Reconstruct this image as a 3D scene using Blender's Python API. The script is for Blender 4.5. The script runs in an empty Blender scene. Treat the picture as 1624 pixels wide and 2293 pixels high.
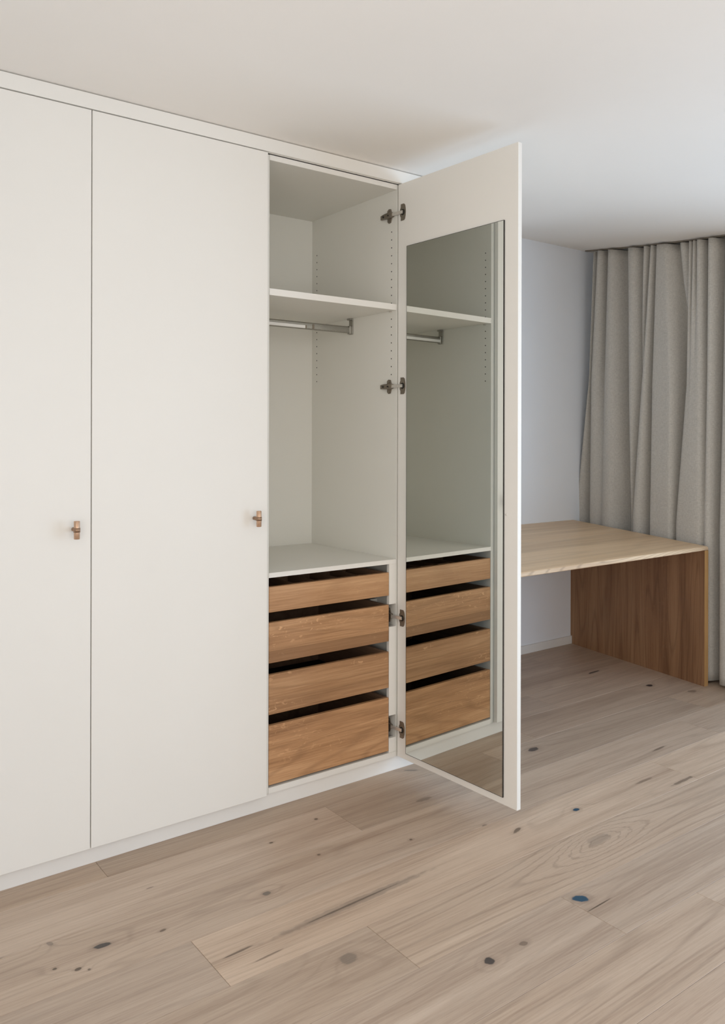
import bpy, bmesh, math, random
from mathutils import Vector, Matrix

# ---------------------------------------------------------------- camera, world, light
scn = bpy.context.scene
COL = scn.collection
IMG_W, IMG_H = 1624.0, 2293.0
CAM = Vector((-1.4791, -2.54388, 1.33587))
YAW, ROLL, FPX, CXP, CYP = 0.64139, 0.00212, 1845.48, 812.0, 978.81

fwd = Vector((math.sin(YAW), math.cos(YAW), 0))
rgt0 = Vector((math.cos(YAW), -math.sin(YAW), 0))
up0 = Vector((0, 0, 1))
rgt = math.cos(ROLL) * rgt0 + math.sin(ROLL) * up0
upv = -math.sin(ROLL) * rgt0 + math.cos(ROLL) * up0
cam_data = bpy.data.cameras.new('camera')
cam = bpy.data.objects.new('camera', cam_data)
COL.objects.link(cam)
cam.matrix_world = Matrix(((rgt.x, upv.x, -fwd.x, CAM.x), (rgt.y, upv.y, -fwd.y, CAM.y),
                           (rgt.z, upv.z, -fwd.z, CAM.z), (0, 0, 0, 1)))
cam_data.sensor_fit = 'HORIZONTAL'
cam_data.sensor_width = 36.0
cam_data.lens = 36.0 * FPX / IMG_W
cam_data.shift_x = 0.0
cam_data.shift_y = (CYP - IMG_H / 2) / IMG_W
cam_data.clip_start = 0.05
cam_data.clip_end = 100
scn.camera = cam

world = bpy.data.worlds.new('world')
scn.world = world
world.use_nodes = True
bg = world.node_tree.nodes['Background']
bg.inputs['Color'].default_value = (0.80, 0.90, 1.0, 1)
bg.inputs['Strength'].default_value = 0.8

vs = scn.view_settings
vs.view_transform = 'Standard'
vs.look = 'None'
vs.gamma = 1.0
vs.use_curve_mapping = False
vs.exposure = 0.03
scn.cycles.max_bounces = 12
scn.cycles.diffuse_bounces = 9

# right-hand window wall: x = RWX + RWS * y  (the wall is not square to the wardrobe)
RWX, RWS = 2.95, 0.17
RDIR = Vector((RWS, 1, 0)).normalized()          # along the wall, towards the back
RNRM = Vector((-1, RWS, 0)).normalized()         # into the room
def rw(y, off=0.0, z=0.0):
    return Vector((RWX + RWS * y, y, z)) + RNRM * off

def area_light(name, centre, direction, sx, sy, power, color):
    d = bpy.data.lights.new(name, 'AREA')
    d.shape = 'RECTANGLE'
    d.size = sx
    d.size_y = sy
    d.energy = power
    d.color = color
    o = bpy.data.objects.new(name, d)
    COL.objects.link(o)
    o.location = centre
    o.rotation_euler = Vector(direction).to_track_quat('-Z', 'Y').to_euler()
    return o

W1Y0, W1Y1, W1Z0, W1Z1 = -3.9, -0.80, 0.06, 2.06       # window in the right wall
W2X0, W2X1, W2Z0, W2Z1 = -1.75, 0.35, 0.35, 2.25        # added window behind the camera, for frontal light
YFRONT = -4.7
XL = -1.92
W3Y0, W3Y1, W3Z0, W3Z1 = -4.2, -1.5, 0.30, 2.20         # added opening in the left wall, for warm fill light
area_light('daylight_right', rw((W1Y0 + W1Y1) / 2, -0.30, (W1Z0 + W1Z1) / 2), RNRM,
           (W1Y1 - W1Y0), W1Z1 - W1Z0, 76, (0.60, 0.79, 1.0))
area_light('fill_front', ((W2X0 + W2X1) / 2, YFRONT - 0.35, (W2Z0 + W2Z1) / 2), (0, 1, 0),
           W2X1 - W2X0, W2Z1 - W2Z0, 38, (1.0, 0.945, 0.865))  # added fill from behind the camera, brightens the wardrobe fronts
area_light('fill_left', (XL - 0.32, (W3Y0 + W3Y1) / 2, (W3Z0 + W3Z1) / 2), (1, 0, 0),
           W3Y1 - W3Y0, W3Z1 - W3Z0, 42, (1.0, 0.885, 0.735))  # added warm fill for the door's inner face and the cabinet interior

# ---------------------------------------------------------------- helpers
def wpos(o):
    v = Vector((0, 0, 0))
    while o is not None:
        v += o.location
        o = o.parent
    return v

def tag(o, label=None, cat=None, group=None, kind=None):
    if label: o['label'] = label
    if cat: o['category'] = cat
    if group: o['group'] = group
    if kind: o['kind'] = kind
    return o

def empty(name, loc, label=None, cat=None, group=None, kind=None):
    o = bpy.data.objects.new(name, None)
    o.empty_display_size = 0.1
    o.location = loc
    COL.objects.link(o)
    return tag(o, label, cat, group, kind)

def link_mesh(name, bm, mat, parent=None, smooth=False):
    """bm is in world coordinates; the object takes its parent's origin"""
    if parent is not None:
        off = wpos(parent)
        bmesh.ops.translate(bm, verts=bm.verts, vec=-off)
    bmesh.ops.recalc_face_normals(bm, faces=bm.faces)
    me = bpy.data.meshes.new(name)
    bm.to_mesh(me)
    bm.free()
    if smooth:
        for p in me.polygons: p.use_smooth = True
    if mat: me.materials.append(mat)
    o = bpy.data.objects.new(name, me)
    COL.objects.link(o)
    if parent is not None: o.parent = parent
    return o

def bm_box(bm, x0, x1, y0, y1, z0, z1, T=None, bevel=0.0, seg=1):
    vs_ = []
    for x in (x0, x1):
        for y in (y0, y1):
            for z in (z0, z1):
                vs_.append(bm.verts.new((x, y, z)))
    idx = [(0, 1, 3, 2), (4, 6, 7, 5), (0, 4, 5, 1), (2, 3, 7, 6), (0, 2, 6, 4), (1, 5, 7, 3)]
    fs = [bm.faces.new([vs_[i] for i in f]) for f in idx]
    geom_v = vs_
    if bevel > 0:
        es = list({e for f in fs for e in f.edges})
        r = bmesh.ops.bevel(bm, geom=es, offset=bevel, segments=seg, affect='EDGES', profile=0.5)
        geom_v = list({v for f in r['faces'] for v in f.verts} | {v for v in vs_ if v.is_valid})
    if T:
        for v in geom_v: v.co = T(v.co)
    return geom_v

def box(name, x0, x1, y0, y1, z0, z1, mat, parent=None, bevel=0.0008, T=None, seg=1):
    bm = bmesh.new()
    bm_box(bm, x0, x1, y0, y1, z0, z1, T, bevel, seg)
    return link_mesh(name, bm, mat, parent)

def bm_cyl(bm, p0, p1, r0, r1=None, n=16, caps=True):
    if r1 is None: r1 = r0
    p0, p1 = Vector(p0), Vector(p1)
    a = (p1 - p0).normalized()
    u = a.orthogonal().normalized()
    w = a.cross(u)
    A, B = [], []
    for i in range(n):
        t = 2 * math.pi * i / n
        d = math.cos(t) * u + math.sin(t) * w
        A.append(bm.verts.new(p0 + d * r0))
        B.append(bm.verts.new(p1 + d * r1))
    for i in range(n):
        j = (i + 1) % n
        bm.faces.new((A[i], A[j], B[j], B[i]))
    if caps:
        bm.faces.new(list(reversed(A)))
        bm.faces.new(B)
    return A + B

def bm_prism(bm, pts, f0, f1):
    """polygon pts (a,b) extruded: f0(a,b) and f1(a,b) give the two end points"""
    A = [bm.verts.new(f0(*p)) for p in pts]
    B = [bm.verts.new(f1(*p)) for p in pts]
    n = len(pts)
    bm.faces.new(A)
    bm.faces.new(list(reversed(B)))
    for i in range(n):
        j = (i + 1) % n
        bm.faces.new((A[i], B[i], B[j], A[j]))

# pixel helpers: a pixel is only a direction, the plane it meets gives the place
def ray(u, v):
    return rgt * ((u - CXP) / FPX) - upv * ((v - CYP) / FPX) + fwd

# ---------------------------------------------------------------- materials
def srgb(r, g, b):
    def f(c):
        c /= 255.0
        return c / 12.92 if c <= 0.04045 else ((c + 0.055) / 1.055) ** 2.4
    return (f(r), f(g), f(b), 1.0)

def base_mat(name):
    m = bpy.data.materials.new(name)
    m.use_nodes = True
    nt = m.node_tree
    return m, nt, nt.nodes['Principled BSDF']

class NB:
    """tiny node builder"""
    def __init__(self, nt): self.nt = nt
    def n(self, t, **kw):
        nd = self.nt.nodes.new(t)
        for k, v in kw.items(): setattr(nd, k, v)
        return nd
    def link(self, a, b): self.nt.links.new(a, b)
    def val(self, sock, v):
        if hasattr(v, 'is_output'): self.link(v, sock)
        else: sock.default_value = v
    def math(self, op, a, b=0.0, c=0.0, clamp=False):
        nd = self.n('ShaderNodeMath', operation=op, use_clamp=clamp)
        self.val(nd.inputs[0], a); self.val(nd.inputs[1], b)
        if op in ('MULTIPLY_ADD', 'SMOOTH_MIN', 'SMOOTH_MAX', 'PINGPONG', 'WRAP'): self.val(nd.inputs[2], c)
        return nd.outputs[0]
    def vmath(self, op, a, b):
        nd = self.n('ShaderNodeVectorMath', operation=op)
        self.val(nd.inputs[0], a); self.val(nd.inputs[1], b)
        return nd.outputs['Value'] if op in ('LENGTH', 'DOT_PRODUCT', 'DISTANCE') else nd.outputs[0]
    def noise(self, vec, scale, detail=3.0, rough=0.55, dist=0.0):
        nd = self.n('ShaderNodeTexNoise')
        self.link(vec, nd.inputs['Vector'])
        nd.inputs['Scale'].default_value = scale
        nd.inputs['Detail'].default_value = detail
        nd.inputs['Roughness'].default_value = rough
        nd.inputs['Distortion'].default_value = dist
        return nd.outputs['Fac']
    def ramp(self, fac, stops, interp='LINEAR'):
        nd = self.n('ShaderNodeValToRGB')
        cr = nd.color_ramp
        cr.interpolation = interp
        while len(cr.elements) < len(stops): cr.elements.new(0.5)
        for e, (p, c) in zip(cr.elements, stops):
            e.position = p
            e.color = c if len(c) == 4 else (*c, 1)
        self.link(fac, nd.inputs[0])
        return nd.outputs['Color']
    def mix(self, fac, a, b, blend='MIX'):
        nd = self.n('ShaderNodeMix', data_type='RGBA', blend_type=blend)
        self.val(nd.inputs['Factor'], fac)
        self.val(nd.inputs[6], a); self.val(nd.inputs[7], b)
        return nd.outputs[2]
    def smooth(self, v, lo, hi):
        nd = self.n('ShaderNodeMapRange', interpolation_type='SMOOTHSTEP')
        self.link(v, nd.inputs['Value'])
        nd.inputs['From Min'].default_value = lo
        nd.inputs['From Max'].default_value = hi
        return nd.outputs['Result']
    def bump(self, h, strength, dist):
        nd = self.n('ShaderNodeBump')
        self.link(h, nd.inputs['Height'])
        nd.inputs['Strength'].default_value = strength
        nd.inputs['Distance'].default_value = dist
        return nd.outputs['Normal']

def paint(name, col, rough=0.5, var=0.012, bump=0.0, bscale=400, spec=0.4):
    m, nt, p = base_mat(name)
    b = NB(nt)
    geo = b.n('ShaderNodeNewGeometry')
    nz = b.noise(geo.outputs['Position'], 3.0, 4)
    c0 = tuple(max(0, x - var) for x in col[:3])
    c1 = tuple(min(1, x + var) for x in col[:3])
    b.link(b.ramp(nz, [(0.3, c0), (0.7, c1)]), p.inputs['Base Color'])
    p.inputs['Roughness'].default_value = rough
    p.inputs['Specular IOR Level'].default_value = spec
    if bump > 0:
        b.link(b.bump(b.noise(geo.outputs['Position'], bscale, 2), bump, 0.0005), p.inputs['Normal'])
    return m

def oak(name, light, mid, dark, axis='X', seed=0.0, rough=0.5, knots=(), figure=0.35, fleck=0.0,
        contrast=1.0, bands=16.0, lam=None, ring_len=0.45, split=None, grain=0.25):
    """light/mid/dark: linear colours.  knots: (x, y, rx, ry, rotation, darkness, colour)"""
    m, nt, p = base_mat(name)
    b = NB(nt)
    geo = b.n('ShaderNodeNewGeometry')
    P = geo.outputs['Position']
    mp = b.n('ShaderNodeMapping')
    b.link(P, mp.inputs['Vector'])
    rnd = random.Random(seed)
    mp.inputs['Location'].default_value = (rnd.uniform(-9, 9), rnd.uniform(-9, 9), rnd.uniform(-9, 9))
    V0 = mp.outputs['Vector']
    def stretch(a, c):
        s = [c, c, c]
        s['XYZ'.index(axis)] = a
        return b.vmath('MULTIPLY', V0, tuple(s))
    # knots pull the growth rings around themselves
    ringpush = None
    kmasks = []
    sep = b.n('ShaderNodeSeparateXYZ')
    b.link(P, sep.inputs[0])
    if knots:
        warp = b.noise(stretch(30, 60), 1.0, 2)
        for kk in knots:
            kx, ky, rx, ry, rot, dk, kc = kk[:7]
            dx = b.math('SUBTRACT', sep.outputs[0], kx)
            dy = b.math('SUBTRACT', sep.outputs[1], ky)
            cs, sn = math.cos(rot), math.sin(rot)
            ex = b.math('MULTIPLY', b.math('ADD', b.math('MULTIPLY', dx, cs), b.math('MULTIPLY', dy, sn)), 1 / rx)
            ey = b.math('MULTIPLY', b.math('SUBTRACT', b.math('MULTIPLY', dy, cs), b.math('MULTIPLY', dx, sn)), 1 / ry)
            d = b.math('SQRT', b.math('ADD', b.math('MULTIPLY', ex, ex), b.math('MULTIPLY', ey, ey)))
            d = b.math('ADD', d, b.math('MULTIPLY', b.math('SUBTRACT', warp, 0.5), 0.9))
            kmasks.append((d, dk, kc))
            push = b.math('DIVIDE', kk[7] if len(kk) > 7 else 0.10 * dk * min(1.0, ry / .012), b.math('ADD', b.math('MULTIPLY', b.math('MULTIPLY', d, d), 0.12), 1.0))
            ringpush = push if ringpush is None else b.math('ADD', ringpush, push)
    broad = b.noise(stretch(0.7, 15.0), 1.0, 4, 0.55, 0.3)
    field = b.noise(stretch(ring_len, 5.0), 1.0, 1.5, 0.4, 0.2)
    if ringpush is not None: field = b.math('ADD', field, ringpush)
    ring = b.math('PINGPONG', b.math('MULTIPLY', field, bands), 0.5)
    ring = b.math('MULTIPLY', ring, 2.0)
    ringl = b.smooth(ring, 0.62, 1.0)
    fibre = b.noise(stretch(5.0, 170.0), 1.0, 3, 0.65)
    fine = b.noise(stretch(22.0, 700.0), 1.0, 2, 0.6)
    tone = b.math('ADD', b.math('MULTIPLY', broad, 1.0 - grain), b.math('MULTIPLY', fibre, grain))
    c = b.ramp(tone, [(0.5 - 0.22 / contrast, dark), (0.5, mid), (0.5 + 0.22 / contrast, light)])
    c = b.mix(b.math('MULTIPLY', ringl, figure), c, tuple(x * 0.62 for x in dark[:3]) + (1,))
    pores = b.smooth(fine, 0.60, 0.74)
    c = b.mix(b.math('MULTIPLY', pores, 0.28), c, tuple(x * 0.55 for x in dark[:3]) + (1,))
    if fleck > 0:     # medullary flecks
        fl = b.noise(stretch(26, 60), 1.0, 2, 0.5, 1.5)
        flm = b.math('MULTIPLY', b.smooth(fl, 0.60, 0.68), b.smooth(b.noise(stretch(1.5, 6), 1.0, 1), 0.42, 0.6))
        c = b.mix(b.math('MULTIPLY', flm, fleck), c, tuple(min(1, x * 1.25) for x in light[:3]) + (1,))
    if lam:           # lamella seams of the glued board
        wv = b.math('FRACT', b.math('MULTIPLY', sep.outputs['XYZ'.index(lam[0])], lam[1]))
        wn = b.n('ShaderNodeTexWhiteNoise', noise_dimensions='1D')
        b.link(b.math('FLOOR', b.math('MULTIPLY', sep.outputs['XYZ'.index(lam[0])], lam[1])), wn.inputs['W'])
        c = b.mix(b.math('MULTIPLY', wn.outputs['Value'], lam[2]), c, tuple(x * 0.5 for x in dark[:3]) + (1,))
    if split:         # two boards joined edge to edge, the lower one darker
        low = b.math('LESS_THAN', sep.outputs['XYZ'.index(split[0])], split[1])
        c = b.mix(b.math('MULTIPLY', low, split[2]), c, tuple(x * 0.7 for x in dark[:3]) + (1,))
    for (d, dk, kc) in kmasks:
        halo = b.math('SUBTRACT', 1.0, b.smooth(d, 0.6, 2.4))
        c = b.mix(b.math('MULTIPLY', halo, 0.35 * dk), c, tuple(x * 0.6 for x in dark[:3]) + (1,))
        core = b.math('SUBTRACT', 1.0, b.smooth(d, 0.75, 1.1))
        c = b.mix(b.math('MULTIPLY', core, dk), c, kc)
    b.link(c, p.inputs['Base Color'])
    p.inputs['Roughness'].default_value = rough
    p.inputs['Specular IOR Level'].default_value = 0.35
    b.link(b.bump(b.math('ADD', b.math('MULTIPLY', fine, 0.6), b.math('MULTIPLY', fibre, 0.4)), 0.25, 0.0006), p.inputs['Normal'])
    return m

def metal(name, col, rough, var=0.03, metallic=1.0):
    m, nt, p = base_mat(name)
    b = NB(nt)
    geo = b.n('ShaderNodeNewGeometry')
    nz = b.noise(geo.outputs['Position'], 180.0, 3)
    b.link(b.ramp(nz, [(0.3, tuple(max(0, x - var) for x in col[:3])), (0.7, tuple(min(1, x + var) for x in col[:3]))]),
           p.inputs['Base Color'])
    p.inputs['Metallic'].default_value = metallic
    p.inputs['Roughness'].default_value = rough
    return m

M = {}
M['white'] = paint('white_lacquer', (0.80, 0.785, 0.75), 0.42, 0.006, 0.04, 900)
M['inner'] = paint('white_shaded_inside', (0.75, 0.742, 0.70), 0.5, 0.006)  # same white as the doors, darkened for the shade inside the cabinet
M['plinth'] = paint('plinth_white', (0.78, 0.765, 0.74), 0.5, 0.008)
M['wall'] = paint('wall_plaster', (0.87, 0.87, 0.875), 0.85, 0.008, 0.12, 500, 0.2)
M['ceiling'] = paint('ceiling_plaster', (0.875, 0.85, 0.815), 0.9, 0.006, 0.08, 500, 0.2)
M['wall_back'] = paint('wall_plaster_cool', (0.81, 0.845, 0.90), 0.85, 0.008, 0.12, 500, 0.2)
M['base'] = paint('baseboard_white', (0.78, 0.78, 0.77), 0.5, 0.006)
M['frame'] = paint('window_frame_paint', (0.75, 0.75, 0.74), 0.4, 0.006)
M['brass'] = metal('aged_brass', srgb(198, 164, 138), 0.38, .03, .7)
M['brass_dark'] = metal('dark_brass', srgb(158, 130, 108), 0.42, .03, .75)
M['nickel'] = metal('dark_nickel', srgb(134, 125, 113), 0.4, .03, .6)
M['chrome'] = metal('polished_steel', srgb(222, 218, 212), 0.25, .03, .6)
M['cup'] = metal('hinge_cup_black', (0.02, 0.018, 0.015), 0.4, 0.005, 0.3)
M['rail'] = metal('satin_aluminium', srgb(168, 166, 160), 0.4)
M['strip'] = paint('rail_highlight_white', (0.86, 0.86, 0.85), 0.35, 0.004)  # white of the reflection painted along the clothes rail
M['dark'] = paint('dark_gap', (0.02, 0.02, 0.02), 0.8, 0.002)
M['mat'] = paint('drawer_base_shaded', (0.012, 0.012, 0.013), 0.85, 0.002)  # drawer base blackened, shade inside the drawers put into the colour
M['silver_edge'] = metal('mirror_edge_dark', (0.05, 0.048, 0.045), 0.35, 0.01, 0.4)

def mirror_mat():
    m, nt, p = base_mat('mirror_glass')
    b = NB(nt)
    geo = b.n('ShaderNodeNewGeometry')
    nz = b.noise(geo.outputs['Position'], 2.0, 2)
    b.link(b.ramp(nz, [(0.3, (0.73, 0.75, 0.715)), (0.7, (0.75, 0.77, 0.735))]), p.inputs['Base Color'])
    p.inputs['Metallic'].default_value = 1.0
    p.inputs['Roughness'].default_value = 0.015
    return m
M['mirror'] = mirror_mat()

def pane_mat():
    m, nt, p = base_mat('window_glass')
    b = NB(nt)
    out = [n for n in nt.nodes if n.type == 'OUTPUT_MATERIAL'][0]
    tr = b.n('ShaderNodeBsdfTransparent')
    gl = b.n('ShaderNodeBsdfGlossy')
    gl.inputs['Roughness'].default_value = 0.02
    lw = b.n('ShaderNodeLayerWeight')
    lw.inputs['Blend'].default_value = 0.5
    fac = b.math('MULTIPLY_ADD', b.math('POWER', lw.outputs['Facing'], 5.0), 0.6, 0.03)
    mx = b.n('ShaderNodeMixShader')
    b.link(fac, mx.inputs[0]); b.link(tr.outputs[0], mx.inputs[1]); b.link(gl.outputs[0], mx.inputs[2])
    b.link(mx.outputs[0], out.inputs['Surface'])
    nt.nodes.remove(p)
    return m
M['pane'] = pane_mat()

def linen():
    m, nt, p = base_mat('grey_linen')
    b = NB(nt)
    geo = b.n('ShaderNodeNewGeometry')
    P = geo.outputs['Position']
    weft = b.noise(b.vmath('MULTIPLY', P, (60, 60, 900)), 1.0, 2)
    warp = b.noise(b.vmath('MULTIPLY', P, (900, 900, 60)), 1.0, 2)
    t = b.math('ADD', b.math('MULTIPLY', weft, 0.5), b.math('MULTIPLY', warp, 0.5))
    c = b.ramp(t, [(0.35, (0.38, 0.36, 0.33)), (0.5, (0.50, 0.475, 0.435)), (0.66, (0.60, 0.575, 0.53))])
    b.link(c, p.inputs['Base Color'])
    p.inputs['Roughness'].default_value = 0.95
    p.inputs['Specular IOR Level'].default_value = 0.1
    p.inputs['Sheen Weight'].default_value = 0.15
    b.link(b.bump(t, 0.35, 0.0008), p.inputs['Normal'])
    return m
M['linen'] = linen()

# ---------------------------------------------------------------- room shell
XR = 3.20
YB = 0.938                                     # wall behind the desk
def smooth01(t):
    t = max(0.0, min(1.0, t))
    return t * t * (3 - 2 * t)
def ceil_z(x, y):
    s = smooth01((x - 1.26) / 0.95)
    t = max(0.0, (y + 0.6) / 1.526)
    return 2.40 + 0.163 * s * t ** 1.4

def quad_wall(name, pts, thick_dir, mat, label, cat):
    bm = bmesh.new()
    A = [bm.verts.new(Vector(p)) for p in pts]
    B = [bm.verts.new(Vector(p) + Vector(thick_dir)) for p in pts]
    n = len(pts)
    bm.faces.new(A); bm.faces.new(list(reversed(B)))
    for i in range(n):
        j = (i + 1) % n
        bm.faces.new((A[i], B[i], B[j], A[j]))
    return tag(link_mesh(name, bm, mat), label, cat, kind='structure')

HT = 2.66
quad_wall('wall_back', [(XL, YB, 0), (XR + .1, YB, 0), (XR + .1, YB, HT), (XL, YB, HT)], (0, 0.12, 0), M['wall_back'],
          'plain white plaster wall behind the oak desk', 'wall')
def wall_with_hole(name, P, a0, a1, h0, h1, b0, b1, top, thick, label):
    """P(a, z, d): a along the wall, d outwards"""
    bm = bmesh.new()
    for (u0, u1, z0, z1) in ((a0, b0, 0, top), (b1, a1, 0, top), (b0, b1, 0, h0), (b0, b1, h1, top)):
        bm_box(bm, u0, u1, 0, thick, z0, z1, T=lambda c: P(c.x, c.z, c.y))
    bmesh.ops.remove_doubles(bm, verts=bm.verts, dist=1e-5)
    return tag(link_mesh(name, bm, M['wall']), label, 'wall', kind='structure')
PR = lambda a, z, d: rw(a, -d, z)
PF = lambda a, z, d: Vector((a, YFRONT - d, z))
wall_with_hole('wall_right', PR, YFRONT - .1, YB + 0.1, W1Z0, W1Z1, W1Y0, W1Y1, HT, 0.14,
               'white wall holding the wide window beside the curtain')
PL = lambda a, z, d: Vector((XL - d, a, z))
wall_with_hole('wall_left', PL, YFRONT - .1, YB + 0.1, W3Z0, W3Z1, W3Y0, W3Y1, HT, 0.14,
               'white wall at the closed end of the wardrobe row')
wall_with_hole('wall_front', PF, XL - .1, 2.4, W2Z0, W2Z1, W2X0, W2X1, HT, 0.14,
               'white wall opposite the wardrobe doors')

def window(name, P, a0, a1, z0, z1, n, label):
    w = empty(name, P((a0 + a1) / 2, z0, 0.08), label, 'window', kind='structure')
    bm = bmesh.new()
    fw = 0.06
    for (u0, u1, q0, q1) in ((a0, a1, z0, z0 + fw), (a0, a1, z1 - fw, z1), (a0, a0 + fw, z0 + fw, z1 - fw), (a1 - fw, a1, z0 + fw, z1 - fw)):
        bm_box(bm, u0, u1, 0.05, 0.11, q0, q1, T=lambda c: P(c.x, c.z, c.y))
    link_mesh('window_frame', bm, M['frame'], w)
    step = (a1 - a0) / n
    for i in range(n):
        if i:
            bm = bmesh.new()
            bm_box(bm, a0 + i * step - .035, a0 + i * step + .035, 0.05, 0.11, z0 + fw, z1 - fw, T=lambda c: P(c.x, c.z, c.y))
            link_mesh('mullion', bm, M['frame'], w)
        bm = bmesh.new()
        bm_box(bm, a0 + i * step + (fw if i == 0 else .035), a0 + (i + 1) * step - (fw if i == n - 1 else .035), 0.078, 0.082,
               z0 + fw, z1 - fw, T=lambda c: P(c.x, c.z, c.y))
        link_mesh('pane', bm, M['pane'], w)
window('window_1', PR, W1Y0, W1Y1, W1Z0, W1Z1, 3, 'wide white framed window in the wall next to the curtain')
window('added_window_front', PF, W2X0, W2X1, W2Z0, W2Z1, 2, 'added white framed window opposite the wardrobe doors')

window('added_window_left', PL, W3Y0, W3Y1, W3Z0, W3Z1, 2, 'added white framed window in the wall at the closed end of the wardrobe')

# ceiling: level over the room, rising gently into the desk corner
bm = bmesh.new()
nx, ny = 60, 60
X0, X1, Y0, Y1 = XL - .05, XR + .12, YFRONT - .05, YB + .06
G = [[bm.verts.new((X0 + (X1 - X0) * i / nx, Y0 + (Y1 - Y0) * j / ny, 0)) for j in range(ny + 1)] for i in range(nx + 1)]
for r_ in G:
    for v in r_: v.co.z = ceil_z(v.co.x, v.co.y)
for i in range(nx):
    for j in range(ny): bm.faces.new((G[i][j], G[i][j + 1], G[i + 1][j + 1], G[i + 1][j]))
o = link_mesh('ceiling', bm, M['ceiling'], smooth=True)
tag(o, 'smooth off white plaster ceiling above the wardrobe', 'ceiling', kind='structure')

# baseboards
box('baseboard_back', 1.152, 3.05, YB - 0.012, YB - 0.0005, 0.0, 0.05, M['base'], bevel=0.001)
tag(bpy.data.objects['baseboard_back'], 'low white baseboard along the wall under the desk', 'baseboard', kind='structure')
bm = bmesh.new()
bm_box(bm, W1Y1 + .02, YB - .02, -0.012, -0.0005, 0, 0.05, T=lambda c: rw(c.x, -c.y, c.z), bevel=0.001)
tag(link_mesh('baseboard_right', bm, M['base']), 'low white baseboard behind the curtain', 'baseboard', kind='structure')

# ---------------------------------------------------------------- floor of oak planks
floor = box('floor', XL - .1, XR + .15, YFRONT - .1, YB + .1, -0.06, -0.016, M['dark'], bevel=0)
tag(floor, 'light oak plank floor with dark knots', 'floor', kind='structure')
BLK = (0.030, 0.030, 0.034, 1)
BLUE = (0.030, 0.078, 0.125, 1)
BRN = (0.085, 0.06, 0.042, 1)
GRY = (0.13, 0.115, 0.10, 1)
KNOTS = [  # x, y, rx, ry, rot, darkness, colour
    (-0.729, -0.404, .024, .010, -.1, .85, BLK), (-0.259, -0.446, .013, .010, 0, .75, GRY),
    (0.458, -1.010, .024, .018, -.5, 1.0, BLUE), (0.041, -1.055, .015, .014, 0, .85, BLK),
    (0.165, -1.057, .014, .009, 0, .55, BRN), (0.908, -0.633, .014, .010, 0, 1.0, BLUE),
    (2.422, 0.089, .022, .016, 0, 1.0, BLK), (1.222, -0.155, .030, .018, .1, .8, BLK),
    (0.622, -0.614, .024, .008, .3, .7, BRN), (-0.243, -0.832, .026, .022, 0, .5, GRY, .16),
    (0.79, -0.82, .060, .022, .1, .30, GRY, .55), (0.524, -0.246, .035, .012, 0, .45, BRN),
    (0.289, -0.449, .006, .005, 0, .8, BRN), (-0.838, -0.314, .007, .012, .4, .5, GRY),
    (-0.522, -0.213, .012, .003, 0, .5, BRN), (-0.575, -0.435, .010, .005, .2, .7, BRN),
    (0.117, -0.139, .007, .006, 0, .85, BRN), (-0.094, -0.192, .008, .005, 0, .8, BRN),
    (-0.012, -0.350, .006, .005, 0, .7, BRN), (-0.859, -0.427, .006, .005, 0, .8, BRN),
    (-0.812, -0.462, .009, .006, 0, .85, BRN), (-0.790, -0.480, .004, .004, 0, .7, BRN),
    (-0.10, -0.637, .17, .0035, .03, .75, BRN), (-0.08, -0.637, .30, .016, .02, .35, GRY),
    (-0.46, -0.640, .05, .004, .05, .7, BRN), (-0.40, -0.70, .05, .003, .05, .55, BRN),
    (2.388, 0.428, .05, .010, .1, .8, BLK), (2.513, -0.105, .03, .018, 0, .5, BRN),
    (0.656, -0.013, .03, .006, -.6, .6, GRY), (0.558, -0.523, .012, .006, 0, .5, BRN),
    (1.66, -0.47, .05, .006, .05, .6, BRN), (1.45, -0.72, .09, .008, .03, .6, BRN),
    (0.478, -1.063, .056, .0022, .03, .85, BRN), (1.32, -0.63, .05, .007, 0, .45, BRN),
    (-0.98, -0.30, .03, .004, 0, .5, BRN),
]
ROWH = 0.2222
ROW_TOP = lambda k: -0.081 - ROWH * k
JOINTS = {-5: [1.55], -4: [2.31], -3: [1.05, 2.75], -2: [1.75], -1: [-0.6, 1.33], 0: [-1.7, 0.197, 2.33], 1: [-1.05, 2.05],
          2: [-0.535, 1.51], 3: [-0.12, 2.0], 4: [-1.6, 0.42, 2.4], 5: [-1.2, 0.758], 6: [-0.3, 1.6], 7: [0.5, 2.5]}
rnd = random.Random(7)
plain_floor = []
L0, M0, D0 = srgb(202, 182, 163)[:3], srgb(186, 165, 146)[:3], srgb(160, 138, 120)[:3]
TINT = {(0, 1): 1.04, (0, 2): .84, (1, 1): .97, (2, 0): .93, (2, 1): 1.08, (3, 0): .90, (3, 1): .98, (4, 1): .97, (4, 2): .94,
        (-1, 1): .88, (2, 2): 1.05, (1, 2): .95, (0, 3): .93, (5, 1): .98, (5, 2): 1.0}
FIG = {(3, 1): (.34, 10, .34), (3, 0): (.14, 12, .4), (4, 1): (.14, 14, .3), (5, 1): (.26, 15, .45), (4, 2): (.18, 15, .25)}
def floor_oak(nm, t, seed, knots, fig=None):
    w = rnd.uniform(-.018, .018)
    f = lambda c: tuple(max(0, x * t * (1 + s * w)) for x, s in zip(c, (1, 0, -1.5))) + (1,)
    return oak(nm, f(L0), f(M0), f(D0), 'X', seed, 0.42, knots, figure=fig[0] if fig else rnd.uniform(.10, .22), contrast=1.08,
               bands=fig[1] if fig else rnd.uniform(14, 24), ring_len=fig[2] if fig else rnd.uniform(.18, .32), grain=.42)
for i in range(4): plain_floor.append(floor_oak('oak_floor_plain', rnd.uniform(.92, 1.05), 300 + i, ()))
nplank = 0
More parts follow.
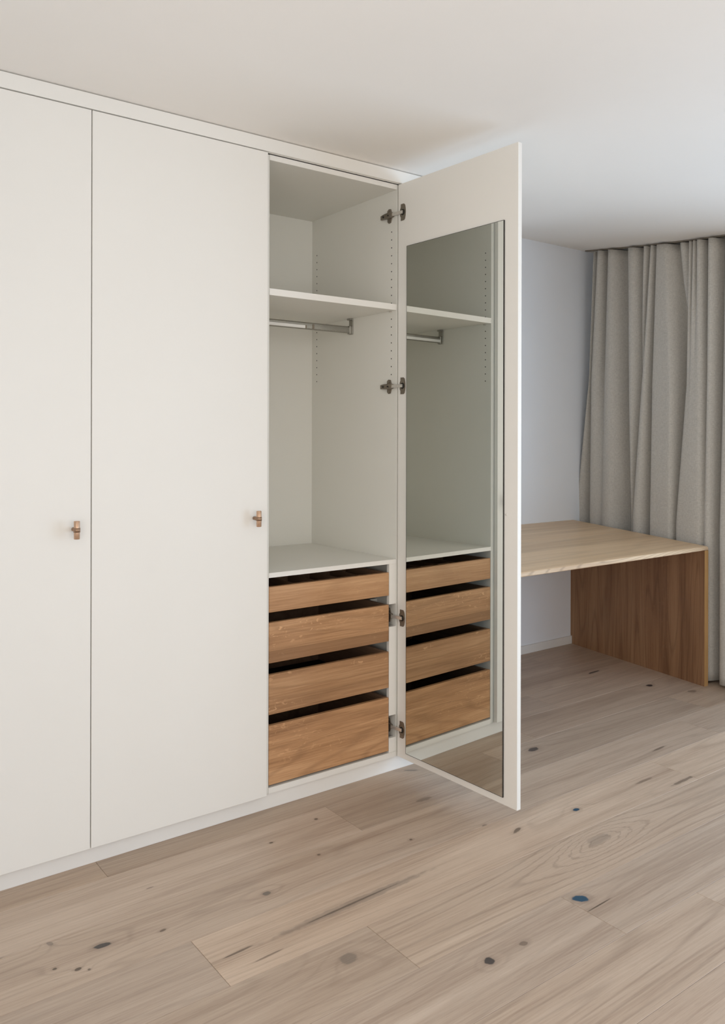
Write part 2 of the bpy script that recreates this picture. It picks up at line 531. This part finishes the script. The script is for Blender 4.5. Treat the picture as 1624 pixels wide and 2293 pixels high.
for k in range(-5, 22):
    y1 = min(ROW_TOP(k), YB + .04)
    y0 = ROW_TOP(k + 1)
    if y1 - y0 < .02 or y0 < YFRONT - .3: continue
    js = JOINTS.get(k) or [rnd.uniform(-1.2, 0.4), rnd.uniform(1.2, 2.4)]
    xs = [XL - .05] + sorted(js) + [XR + .1]
    for i in range(len(xs) - 1):
        x0, x1 = xs[i], xs[i + 1]
        bm = bmesh.new()
        g = 0.0004
        bm_box(bm, x0 + g, x1 - g, y0 + g, y1 - g, -0.016, 0.0, bevel=0.0007)
        visible = y1 > -1.95 and x1 > -1.0
        kn = [q for q in KNOTS if x0 < q[0] < x1 and y0 < q[1] < y1]
        if visible:
            mt = floor_oak('oak_floor', TINT.get((k, i), rnd.uniform(.92, 1.04)), 11 + k * 7.3 + i * 3.1, kn, FIG.get((k, i)))
        else:
            mt = plain_floor[nplank % 4]
        link_mesh('plank', bm, mt, floor)
        nplank += 1

# ---------------------------------------------------------------- wardrobe
U = 0.626                                   # width of one unit
WN = 0.48                                   # narrow unit beyond the open one
ZT, ZB = 2.3455, 0.0608                     # doors
YC = 0.022                                  # front of the carcasses
YI = 0.6402                                 # inner face of the back panels
PT = 0.019
ZC0 = 0.0571                                # underside of the carcass

plinth = box('wardrobe_plinth', XL + .002, U + WN, 0.030, 0.046, 0.0, ZC0 - .0006, M['plinth'], bevel=0.0006)
tag(plinth, 'low white plinth running along the floor under the wardrobe', 'plinth')
filler = box('wardrobe_top_filler', XL + .002, U + WN, 0.0, 0.019, 2.3493, 2.3965, M['white'], bevel=0.0006)
tag(filler, 'long white filler board between wardrobe doors and ceiling', 'filler board')

def carcass(root, x0, w=U):
    x1 = x0 + w
    box('side_panel', x0, x0 + PT, YC, YI + .012, ZC0, 2.347, M['inner'], root, .0006)
    box('side_panel', x1 - PT, x1, YC, YI + .012, ZC0, 2.347, M['inner'], root, .0006)
    box('top_panel', x0 + PT, x1 - PT, YC, YI + .012, 2.328, 2.347, M['inner'], root, .0006)
    box('lit_edge', x0 + PT, x1 - PT, YC - .0012, YC, 2.328, 2.347, M['white'], root, 0)  # front edge of the board in the lighter white, as lit
    box('lit_edge', x0 + PT, x1 - PT, YC - .0012, YC, ZC0, 0.0776, M['white'], root, 0)
    box('bottom_panel', x0 + PT, x1 - PT, YC, YI + .012, ZC0, 0.0776, M['inner'], root, .0006)
    box('back_panel', x0 + PT, x1 - PT, YI, YI + .012, 0.0776, 2.328, M['inner'], root, 0)

def knob(parent, base, nrm, zaxis=Vector((0, 0, 1))):
    """T-bar knob: slim stem, collar and a short upright bar"""
    nrm = Vector(nrm)
    c = base + nrm * 0.034
    bm = bmesh.new()
    bm_cyl(bm, base, base + nrm * 0.027, 0.0062, 0.0075, 16)
    k = link_mesh('knob', bm, M['brass_dark'], parent)
    for f in k.data.polygons: f.use_smooth = len(f.vertices) == 4
    bm = bmesh.new()
    h = 0.0275
    prof = [(-h, .0078), (-h + .001, .0087), (h - .001, .0087), (h, .0078)]
    for a, bb in zip(prof[:-1], prof[1:]):
        bm_cyl(bm, c + zaxis * a[0], c + zaxis * bb[0], a[1], bb[1], 24, caps=False)
    bmesh.ops.remove_doubles(bm, verts=bm.verts, dist=1e-6)
    bmesh.ops.holes_fill(bm, edges=[e for e in bm.edges if e.is_boundary])
    bar = link_mesh('knob_bar', bm, M['brass'], parent)
    bm = bmesh.new()
    bm_cyl(bm, c - zaxis * .0066, c + zaxis * .0066, .0100, .0100, 24)
    col = link_mesh('knob_collar', bm, M['brass_dark'], parent)
    for oo in (bar, col):
        for f in oo.data.polygons: f.use_smooth = len(f.vertices) == 4

def closed_unit(x0, knob_x, knob_z, label, w=U):
    root = empty('wardrobe_unit', (x0 + w / 2, 0.3, ZC0), label, 'wardrobe', 'white wardrobe units in a row')
    carcass(root, x0, w)
    d = box('door', x0 + .0016, x0 + w - (.0016 if x0 != -U else 0.0), 0.0, 0.019, ZB, ZT, M['white'], root, .0008)
    d['label'] = 'flat white door'
    if knob_x is not None: knob(d, Vector((knob_x, 0, knob_z)), (0, -1, 0))
    return root
closed_unit(-3 * U, None, 0, 'closed white wardrobe unit without a knob, standing against the end wall')
closed_unit(-2 * U, -0.681, 1.053, 'closed white wardrobe unit with one brass knob, two doors away from the mirror door')
closed_unit(-U, -0.0535, 1.051, 'closed white wardrobe unit with brass knob, next to the open unit')

closed_unit(U, U + .055, 1.051, 'closed white wardrobe unit between the mirror door and the desk', WN)

# ---- the open unit
root = empty('open_wardrobe_unit', (U / 2, 0.3, ZC0),
             'open white wardrobe unit with oak drawers, clothes rail and mirrored door', 'wardrobe', 'white wardrobe units in a row')
carcass(root, 0.0)
XI0, XI1 = PT, U - PT                       # 0.019 .. 0.607
us = box('shelf', XI0 + .001, XI1 - .001, YC + .0015, YI - .002, 1.8451, 1.8688, M['inner'], root, .0008)
box('lit_edge', XI0 + .001, XI1 - .001, YC, YC + .0015, 1.8451, 1.8688, M['white'], us, 0)  # lit front edge of the shelf, painted lighter than its shaded faces
us['label'] = 'thick white upper shelf'
ct = box('counter_shelf', XI0 + .0002, XI1 - .0002, YC, YI - .001, 0.8304, 0.8475, M['inner'], root, .0008)
box('lit_edge', XI0 + .0002, XI1 - .0002, YC - .0012, YC, 0.8304, 0.8475, M['white'], ct, 0)
ct['label'] = 'white counter shelf above the drawers'
# shelf pin holes: two rows on each side
bm = bmesh.new()
for xf, sg in ((XI0, 1), (XI1, -1)):
    for yy in (0.056, 0.601):
        for i in range(19):
            z = 2.165 - .032 * i
            if 1.838 < z < 1.875: continue
            bm_cyl(bm, (xf - sg * .002, yy, z), (xf + sg * .0003, yy, z), .0028, .0028, 8)
ho = link_mesh('shelf_pin_holes', bm, M['dark'], root)
ho['kind'] = 'stuff'
for (yy, xx) in ((0.056, XI1), (0.601, XI1), (0.056, XI0), (0.601, XI0)):
    s = -1 if xx > .3 else 1
    bm = bmesh.new()
    bm_cyl(bm, (xx, yy, 1.8415), (xx + s * .010, yy, 1.8415), .003, .003, 10)
    link_mesh('shelf_pin', bm, M['chrome'], root)

# clothes rail under the shelf
rail = empty('clothes_rail', (0, 0, 0)); rail.parent = root; rail.location = (0, 0, 0)
RY = 0.330
bm = bmesh.new()
prof = []
for i in range(24):
    t = 2 * math.pi * i / 24
    zz = math.sin(t); yy = math.cos(t)
    prof.append((yy * .0075, (.0075 if zz > 0 else -.0075) * (1 if abs(zz) > 1e-6 else 0) + zz * .0075))
pr2 = [(RY + a, 1.796 + b_) for a, b_ in prof]
bm_prism(bm, pr2, lambda a, b_: Vector((XI0 + .002, a, b_)), lambda a, b_: Vector((XI1 - .004, a, b_)))
rt = link_mesh('rail_tube', bm, M['rail'], rail)
box('rail_highlight', XI0 + .01, 0.365, RY - .0092, RY - .0070, 1.785, 1.797, M['strip'], rail, .0004)  # white bar standing in for a bright reflection on the tube
box('highlight_end', 0.3655, 0.372, RY - .0094, RY - .0070, 1.784, 1.798, M['nickel'], rail, .0004)  # small dark mark where the bright band ends
box('rail_mark', 0.400, 0.410, RY - .0088, RY - .0070, 1.784, 1.804, M['nickel'], rail, .0004)  # small dark mark on the tube
for xx, s in ((XI1, -1), (XI0, 1)):
    bm = bmesh.new()
    xa, xb = sorted((xx, xx + s * .004))
    bm_box(bm, xa, xb, RY - .014, RY + .014, 1.777, 1.8448, bevel=.001)
    xa, xb = sorted((xx, xx + s * .016))
    bm_box(bm, xa, xb, RY - .0105, RY + .0105, 1.778, 1.8135, bevel=.002)
    bm_box(bm, xa, xb, RY - .013, RY + .013, 1.838, 1.8448, bevel=.001)
    link_mesh('rail_bracket', bm, M['rail'], rail)

# filler strip beside the drawers, cut out at the hinges
HZ = [2.230, 1.540, 0.617, 0.173]
XF = 0.5722
segs = [(0.0778, HZ[3] - .038), (HZ[3] + .052, HZ[2] - .038), (HZ[2] + .052, 0.8302)]
for z0, z1 in segs:
    bm = bmesh.new()
    bm_box(bm, XF, XI1 - .0002, YC + .001, YC + .017, z0, z1, bevel=.0005)
    link_mesh('filler_strip', bm, M['white'], root)
for z0, z1 in ((segs[0][1], segs[1][0]), (segs[1][1], segs[2][0])):
    box('hinge_recess', XF, XI1 - .0004, YC + .125, YC + .130, z0, z1, M['inner'], root, 0)

# drawers
XD0, XD1 = XI0 + .002, 0.5703
OAKD = [srgb(194, 154, 116), srgb(172, 131, 94), srgb(138, 100, 68)]
def drawer_oak(seed, fleck, t=1.0, fig=.25, bands=14, split=None):
    sc = lambda c: tuple(x * t for x in c[:3]) + (1,)
    return oak('oak_drawer', sc(OAKD[0]), sc(OAKD[1]), sc(OAKD[2]), 'X', seed, .42, figure=fig, fleck=fleck, contrast=1.35, bands=bands, split=split, grain=.4)
DB = oak('oak_drawer_box', srgb(156, 124, 100), srgb(138, 107, 85), srgb(112, 84, 64), 'Y', 5, .5, figure=.15)
DZ = [(0.7053, 0.7966), (0.523, 0.6681), (0.3378, 0.4811), (0.0856, 0.2986)]
mats = [drawer_oak(21, .15, 1.08, .12, 10), drawer_oak(37, .65, 1.10, .22, 14, ('Z', .566, .6)), drawer_oak(44, .65, .98, .26, 14), drawer_oak(59, .25, 1.2, .26, 20)]
YD0, YD1 = YC + .001, 0.52
for i, (z0, z1) in enumerate(DZ):
    dr = empty('drawer', (0, 0, 0)); dr.parent = root; dr.location = (0, 0, 0)
    box('drawer_front', XD0, XD1, YD0, YD0 + .016, z0, z1, mats[i], dr, .0008)
    t = .013
    box('drawer_side', XD0, XD0 + t, YD0 + .016, YD1, z0 + .004, z1 - .0005, DB, dr, .0006)
    box('drawer_side', XD1 - t, XD1, YD0 + .016, YD1, z0 + .004, z1 - .0005, DB, dr, .0006)
    box('drawer_back', XD0 + t, XD1 - t, YD1 - t, YD1, z0 + .004, z1 - .0005, DB, dr, .0006)
    box('drawer_base', XD0 + t, XD1 - t, YD0 + .016, YD1 - t, z0 + .004, z0 + .010, M['mat'], dr, 0)  # base coloured black to stand for the shade in the drawer
    if i == 0:
        for xx in (0.17, 0.27, 0.375, 0.475):
            box('divider', xx, xx + .007, YD0 + .0162, YD1 - t - .0002, z0 + .0102, z1 - .012, DB, dr, .0004)
        for yy, xa in ((0.125, 0.1772), (0.30, XD0 + t + .0004)):
            cuts = [xa] + [q for q in (0.17, 0.27, 0.375, 0.475) if q > xa] + [XD1 - t - .0004]
            for a, bb in zip(cuts[:-1], cuts[1:]):
                aa = a + (.0072 if a in (0.17, 0.27, 0.375, 0.475) else 0)
                box('divider', aa, bb - .0002, yy, yy + .007, z0 + .0102, z1 - .016, DB, dr, .0004)

# open door with its mirror
DA = 1.5355
DU = Vector((math.cos(DA), -math.sin(DA), 0))         # along the door, away from the hinge side
DN = Vector((math.sin(DA), math.cos(DA), 0))          # towards the outer face
HX = 0.6055 + .0018
def DT(c):                                            # local (t, thickness, z)
    return Vector((HX, 0, 0)) + DU * c.x + DN * c.y + Vector((0, 0, c.z))
door = empty('mirror_door', (0, 0, 0)); door.parent = root; door.location = (0, 0, 0)
door['label'] = 'white door swung open with a tall mirror inside'
dw = box('door', -.013, .6074, 0.0, 0.019, ZB, ZT, M['white'], door, .0008, T=DT)
dm = box('mirror', .0422, .5467, -.0040, -.0002, .0874, 2.0897, M['mirror'], door, 0, T=DT)
dm['label'] = 'tall frameless mirror'
bm = bmesh.new()
e = .0022
for (a0, a1, z0, z1) in ((.0419 - .0006, .0419 + e * .5, .0871, 2.09), (.547 - e * 1.1, .547 + .0008, .0871, 2.09),
                         (.0419, .547, .0871 - .0006, .0871 + e * .4), (.0419, .547, 2.09 - e * .4, 2.09 + .0006)):
    bm_box(bm, a0, a1, -.0041, 0.0, z0, z1, T=DT)
link_mesh('mirror_edge', bm, M['silver_edge'], door)
bm = bmesh.new()
q = DT(Vector((.556, 0, 1.068)))
bm_cyl(bm, q, q - DN * .003, .004, .003, 12)
link_mesh('door_stud', bm, M['chrome'], door)
kb = DT(Vector((.555, .019, 1.052)))
knob(door, kb, DN)

# hinges
def hinge(z):
    h = empty('hinge', (0, 0, 0)); h.parent = root; h.location = (0, 0, 0)
    x = XI1
    bm = bmesh.new()     # winged plate screwed to the side panel
    wing = [(.052, -.010), (.058, -.027), (.070, -.029), (.078, -.022), (.079, .022), (.070, .029), (.058, .027), (.052, .010)]
    bm_prism(bm, [(a, b_) for a, b_ in wing], lambda a, b_: Vector((x - .0002, a, z + b_)), lambda a, b_: Vector((x - .0045, a, z + b_)))
    for s in (-1, 1): bm_cyl(bm, (x - .004, .066, z + s * .021), (x - .0062, .066, z + s * .021), .0045, .004, 12)
    link_mesh('mounting_plate', bm, M['nickel'], h)
    bm = bmesh.new()     # arm over the plate
    prof = [(.036, -.0085), (.046, -.011), (.085, -.010), (.113, -.008), (.113, .008), (.085, .010), (.046, .011), (.036, .0085)]
    bm_prism(bm, prof, lambda a, b_: Vector((x - .0047, a, z + b_)), lambda a, b_: Vector((x - .0165 + max(0, a - .085) * .15, a, z + b_)))
    link_mesh('hinge_arm', bm, M['nickel'], h)
    bm = bmesh.new()
    bm_cyl(bm, (x - .0160, .091, z), (x - .0172, .091, z), .0042, .0042, 12)
    link_mesh('hinge_screw', bm, M['cup'], h)
    bm = bmesh.new()
    bm_cyl(bm, (x - .0162, .060, z), (x - .0175, .060, z), .0032, .0032, 12)
    link_mesh('hinge_screw', bm, M['cup'], h)
    # steel link between arm and cup
    bm = bmesh.new()
    a = Vector((x - .012, .040, z)); c = DT(Vector((.018, -.004, z)))
    d = (c - a).normalized(); sd = Vector((0, 0, 1)); nn = d.cross(sd)
    vv = []
    for p_ in (a, c):
        for s1 in (-1, 1):
            for s2 in (-1, 1):
                vv.append(bm.verts.new(p_ + sd * (.0062 * s1) + nn * (.0022 * s2)))
    for f in ((0, 1, 3, 2), (4, 6, 7, 5), (0, 4, 5, 1), (2, 3, 7, 6), (0, 2, 6, 4), (1, 5, 7, 3)): bm.faces.new([vv[i] for i in f])
    link_mesh('hinge_link', bm, M['chrome'], h)
    # flange on the door with rounded outer side, and the dark cup
    bm = bmesh.new()
    fl = [(.004, -.033), (.022, -.033), (.028, -.028), (.0315, -.014), (.0325, 0), (.0315, .014), (.028, .028), (.022, .033), (.004, .033),
          (.004, .020), (.000, .013), (.000, -.013), (.004, -.020)]
    bm_prism(bm, fl, lambda t_, zz: DT(Vector((t_, -.0002, z - .012 + zz + .012))), lambda t_, zz: DT(Vector((t_, -.0024, z + zz))))
    link_mesh('cup_flange', bm, M['nickel'], h)
    bm = bmesh.new()
    q0 = DT(Vector((.016, -.0022, z)))
    bm_cyl(bm, q0, q0 - DN * .0016, .0125, .0115, 20)
    link_mesh('hinge_cup', bm, M['cup'], h)
for z in HZ: hinge(z)

# ---------------------------------------------------------------- desk
DFY, DBY = -0.100, YB - .001
DZF, DZK = 0.752, 0.800                     # top at the front and at the wall
DRX = lambda y: 2.677 + (y - DFY) * 0.165   # outer right edge
desk = empty('desk', (1.9, 0.4, 0.0), 'long oak desk with one solid side panel in front of the grey curtain', 'desk')
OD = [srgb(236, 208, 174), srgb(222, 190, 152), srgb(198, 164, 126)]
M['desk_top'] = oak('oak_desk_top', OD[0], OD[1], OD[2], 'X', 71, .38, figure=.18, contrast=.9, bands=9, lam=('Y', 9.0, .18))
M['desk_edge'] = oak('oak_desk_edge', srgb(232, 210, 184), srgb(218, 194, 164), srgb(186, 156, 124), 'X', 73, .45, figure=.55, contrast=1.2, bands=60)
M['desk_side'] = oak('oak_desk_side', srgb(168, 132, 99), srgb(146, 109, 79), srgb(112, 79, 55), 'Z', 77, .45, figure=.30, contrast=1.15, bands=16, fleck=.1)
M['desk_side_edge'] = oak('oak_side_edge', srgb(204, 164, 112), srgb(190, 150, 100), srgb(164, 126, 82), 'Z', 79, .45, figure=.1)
zt_ = lambda y: DZF + (DZK - DZF) * (y - DFY) / (DBY - DFY)
TH = 0.022
SEG = 5
R_ = .014
# desktop: cross-section along x with a rounded right corner, swept from the front to the wall
bm = bmesh.new()
def section(y, inset):
    zt = zt_(y) - inset
    xr = DRX(y) - inset * .3
    pts = [Vector((1.112, y, zt_(y) - TH + inset)), Vector((1.112, y, zt))]
    for i in range(SEG + 1):
        a = math.pi / 2 * (1 - i / SEG)
        pts.append(Vector((xr - R_ + R_ * math.cos(a), y, zt - R_ + R_ * math.sin(a))))
    pts.append(Vector((xr, y, zt_(y) - TH + inset)))
    return pts
ys = [(DFY, .004), (DFY + .0015, .0015), (DFY + .005, 0.0), (0.4, 0.0), (DBY, 0.0)]
rings = [[bm.verts.new(p_) for p_ in section(y, i_)] for y, i_ in ys]
for A, B in zip(rings[:-1], rings[1:]):
    n = len(A)
    for i in range(n):
        j = (i + 1) % n
        bm.faces.new((A[i], A[j], B[j], B[i]))
bm.faces.new(rings[0]); bm.faces.new(list(reversed(rings[-1])))
dt = link_mesh('desktop', bm, M['desk_top'], desk)
dt.data.materials.append(M['desk_edge'])
for f in dt.data.polygons:
    if f.center.y + 0.4 < DFY + .002: f.material_index = 1
# side panel, notched round the baseboard
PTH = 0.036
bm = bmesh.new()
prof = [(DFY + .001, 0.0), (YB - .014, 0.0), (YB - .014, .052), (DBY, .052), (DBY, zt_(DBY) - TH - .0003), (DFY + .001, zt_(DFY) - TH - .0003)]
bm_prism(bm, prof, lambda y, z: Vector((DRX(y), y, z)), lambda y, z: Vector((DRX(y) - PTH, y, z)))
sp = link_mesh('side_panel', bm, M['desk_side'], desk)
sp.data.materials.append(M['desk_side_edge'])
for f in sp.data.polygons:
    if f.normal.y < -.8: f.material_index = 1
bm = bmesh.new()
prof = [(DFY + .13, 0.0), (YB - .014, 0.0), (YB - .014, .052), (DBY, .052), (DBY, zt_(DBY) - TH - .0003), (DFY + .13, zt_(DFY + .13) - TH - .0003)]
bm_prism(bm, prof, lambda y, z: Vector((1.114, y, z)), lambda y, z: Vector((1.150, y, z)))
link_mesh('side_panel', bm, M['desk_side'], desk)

# ---------------------------------------------------------------- curtain
CW0 = 2.748                                   # curtain line: x = CW0 + 0.17 (y + 0.1)
def cy_of(u):
    d = ray(u, CYP)
    # CAM.x + t dx = CW0 + .17 (CAM.y + t dy + .1)
    t = (CW0 + .17 * (CAM.y + .1) - CAM.x) / (d.x - .17 * d.y)
    return CAM.y + t * d.y
K = [  # columns at top, middle, bottom; fold depth at top, middle, bottom
    (1333, 1325, 1300, .010, .015, .020), (1342, 1328.5, 1322, -.030, -.020, -.030), (1350, 1336, 1333, .040, .035, .030),
    (1363, 1354, 1352, -.045, -.010, .015), (1374, 1370, 1368, .040, .045, .050), (1393, 1396, 1398, -.025, -.040, -.045),
    (1409, 1408, 1411, -.030, -.015, -.020), (1420, 1422, 1416, .045, .030, .000), (1445, 1437, 1420, -.030, -.020, -.010),
    (1454, 1441, 1422.5, .040, .000, .000), (1463, 1444, 1425, -.045, .005, .010), (1469, 1452, 1434, .040, .045, .048),
    (1474, 1463, 1456, -.020, -.050, -.040), (1484, 1474, 1470, .045, .040, .040), (1497, 1510, 1508, .030, .048, .050),
    (1516, 1524, 1520, -.020, -.045, -.050), (1532, 1540, 1522.5, .015, -.035, -.045), (1546, 1545, 1526, -.010, .010, .030),
    (1552, 1550, 1532, .020, .030, .040), (1557, 1554, 1540, -.015, .035, .045), (1562, 1559, 1552, .025, .045, .048),
    (1567, 1566, 1562, -.010, .045, .045), (1574, 1574, 1572, .045, .040, .035), (1588, 1588, 1583, -.050, -.020, .010),
    (1600, 1598, 1594, .045, .045, .045), (1618, 1614, 1611, -.030, -.050, -.055), (1642, 1636, 1628, .040, .040, .045),
    (1668, 1664, 1660, -.045, -.045, -.045), (1692, 1690, 1688, .045, .045, .045), (1716, 1716, 1716, -.030, -.030, -.030),
]
def lerp3(a, b_, c, h):                      # h: 0 top, .5 middle, 1 bottom
    if h < .5: return a + (b_ - a) * (h / .5)
    return b_ + (c - b_) * min(1.0, (h - .5) / .5)
def pchip(xs_, ys_, x):
    n = len(xs_)
    i = 0
    while i < n - 2 and x > xs_[i + 1]: i += 1
    def slope(k):
        if k == 0 or k == n - 1: return 0.0
        d0 = (ys_[k] - ys_[k - 1]) / (xs_[k] - xs_[k - 1]); d1 = (ys_[k + 1] - ys_[k]) / (xs_[k + 1] - xs_[k])
        return 0.0 if d0 * d1 <= 0 else 2 * d0 * d1 / (d0 + d1)
    h_ = xs_[i + 1] - xs_[i]
    t = max(0.0, min(1.0, (x - xs_[i]) / h_))
    m0, m1 = slope(i) * h_, slope(i + 1) * h_
    return ((2 * t ** 3 - 3 * t ** 2 + 1) * ys_[i] + (t ** 3 - 2 * t ** 2 + t) * m0 + (-2 * t ** 3 + 3 * t ** 2) * ys_[i + 1] + (t ** 3 - t ** 2) * m1)
CN = Vector((-1, .17, 0)).normalized()
bm = bmesh.new()
NZ, SUB = 48, 7
grid = []
for iz in range(NZ + 1):
    q = iz / NZ
    row = []
    z = 2.44 - (2.44 - .012) * q
    h = (2.44 - z) / (2.44 - .85)
    h = min(h, 1.0)
    ys2 = [cy_of(lerp3(k[0], k[1], k[2], h)) for k in K]
    of2 = [lerp3(k[3], k[4], k[5], h) for k in K]
    ys2r, of2r = ys2[::-1], of2[::-1]
    for ki in range(len(K) - 1):
        for s in range(SUB):
            yy = ys2[ki] + (ys2[ki + 1] - ys2[ki]) * s / SUB
            off = pchip(ys2r, of2r, yy)
            row.append((yy, off))
    row.append((ys2[-1], of2[-1]))
    vr = []
    for (yy, off) in row:
        amp = 0.95 if off > 0 else 2.4
        if off > 0: off = .046 * math.tanh(off / .026)
        p_ = Vector((CW0 + .17 * (yy + .1), yy, 0)) + CN * off * amp
        # stay clear of the desk edge
        lim = DRX(p_.y) + .006
        if p_.y > DFY - .02 and p_.x < lim and z < .86: p_.x = lim
        top = ceil_z(p_.x, p_.y) - .014
        p_.z = top - (top - .014) * q
        vr.append(bm.verts.new(p_))
    grid.append(vr)
for A, B in zip(grid[:-1], grid[1:]):
    for i in range(len(A) - 1): bm.faces.new((A[i], A[i + 1], B[i + 1], B[i]))
cur = link_mesh('curtain', bm, M['linen'], smooth=True)
md = cur.modifiers.new('thickness', 'SOLIDIFY')
md.thickness = .0025
md.offset = -1
tag(cur, 'heavy grey linen curtain hanging in folds from ceiling to floor', 'curtain')
# track on the ceiling
bm = bmesh.new()
yA, yB_ = 0.90, -0.48
N = 20
rr = []
for i in range(N + 1):
    yy = yA + (yB_ - yA) * i / N
    xc = CW0 + .17 * (yy + .1)
    cz = ceil_z(xc, yy)
    rr.append([bm.verts.new(Vector((xc, yy, cz)) + CN * a + Vector((0, 0, b_))) for a, b_ in ((-.012, .002), (.012, .002), (.012, -.008), (-.012, -.008))])
for A, B in zip(rr[:-1], rr[1:]):
    for i in range(4):
        j = (i + 1) % 4
        bm.faces.new((A[i], A[j], B[j], B[i]))
bm.faces.new(rr[0]); bm.faces.new(list(reversed(rr[-1])))
tag(link_mesh('curtain_track', bm, M['nickel']), 'slim dark curtain track fixed to the ceiling above the curtain', 'curtain track')
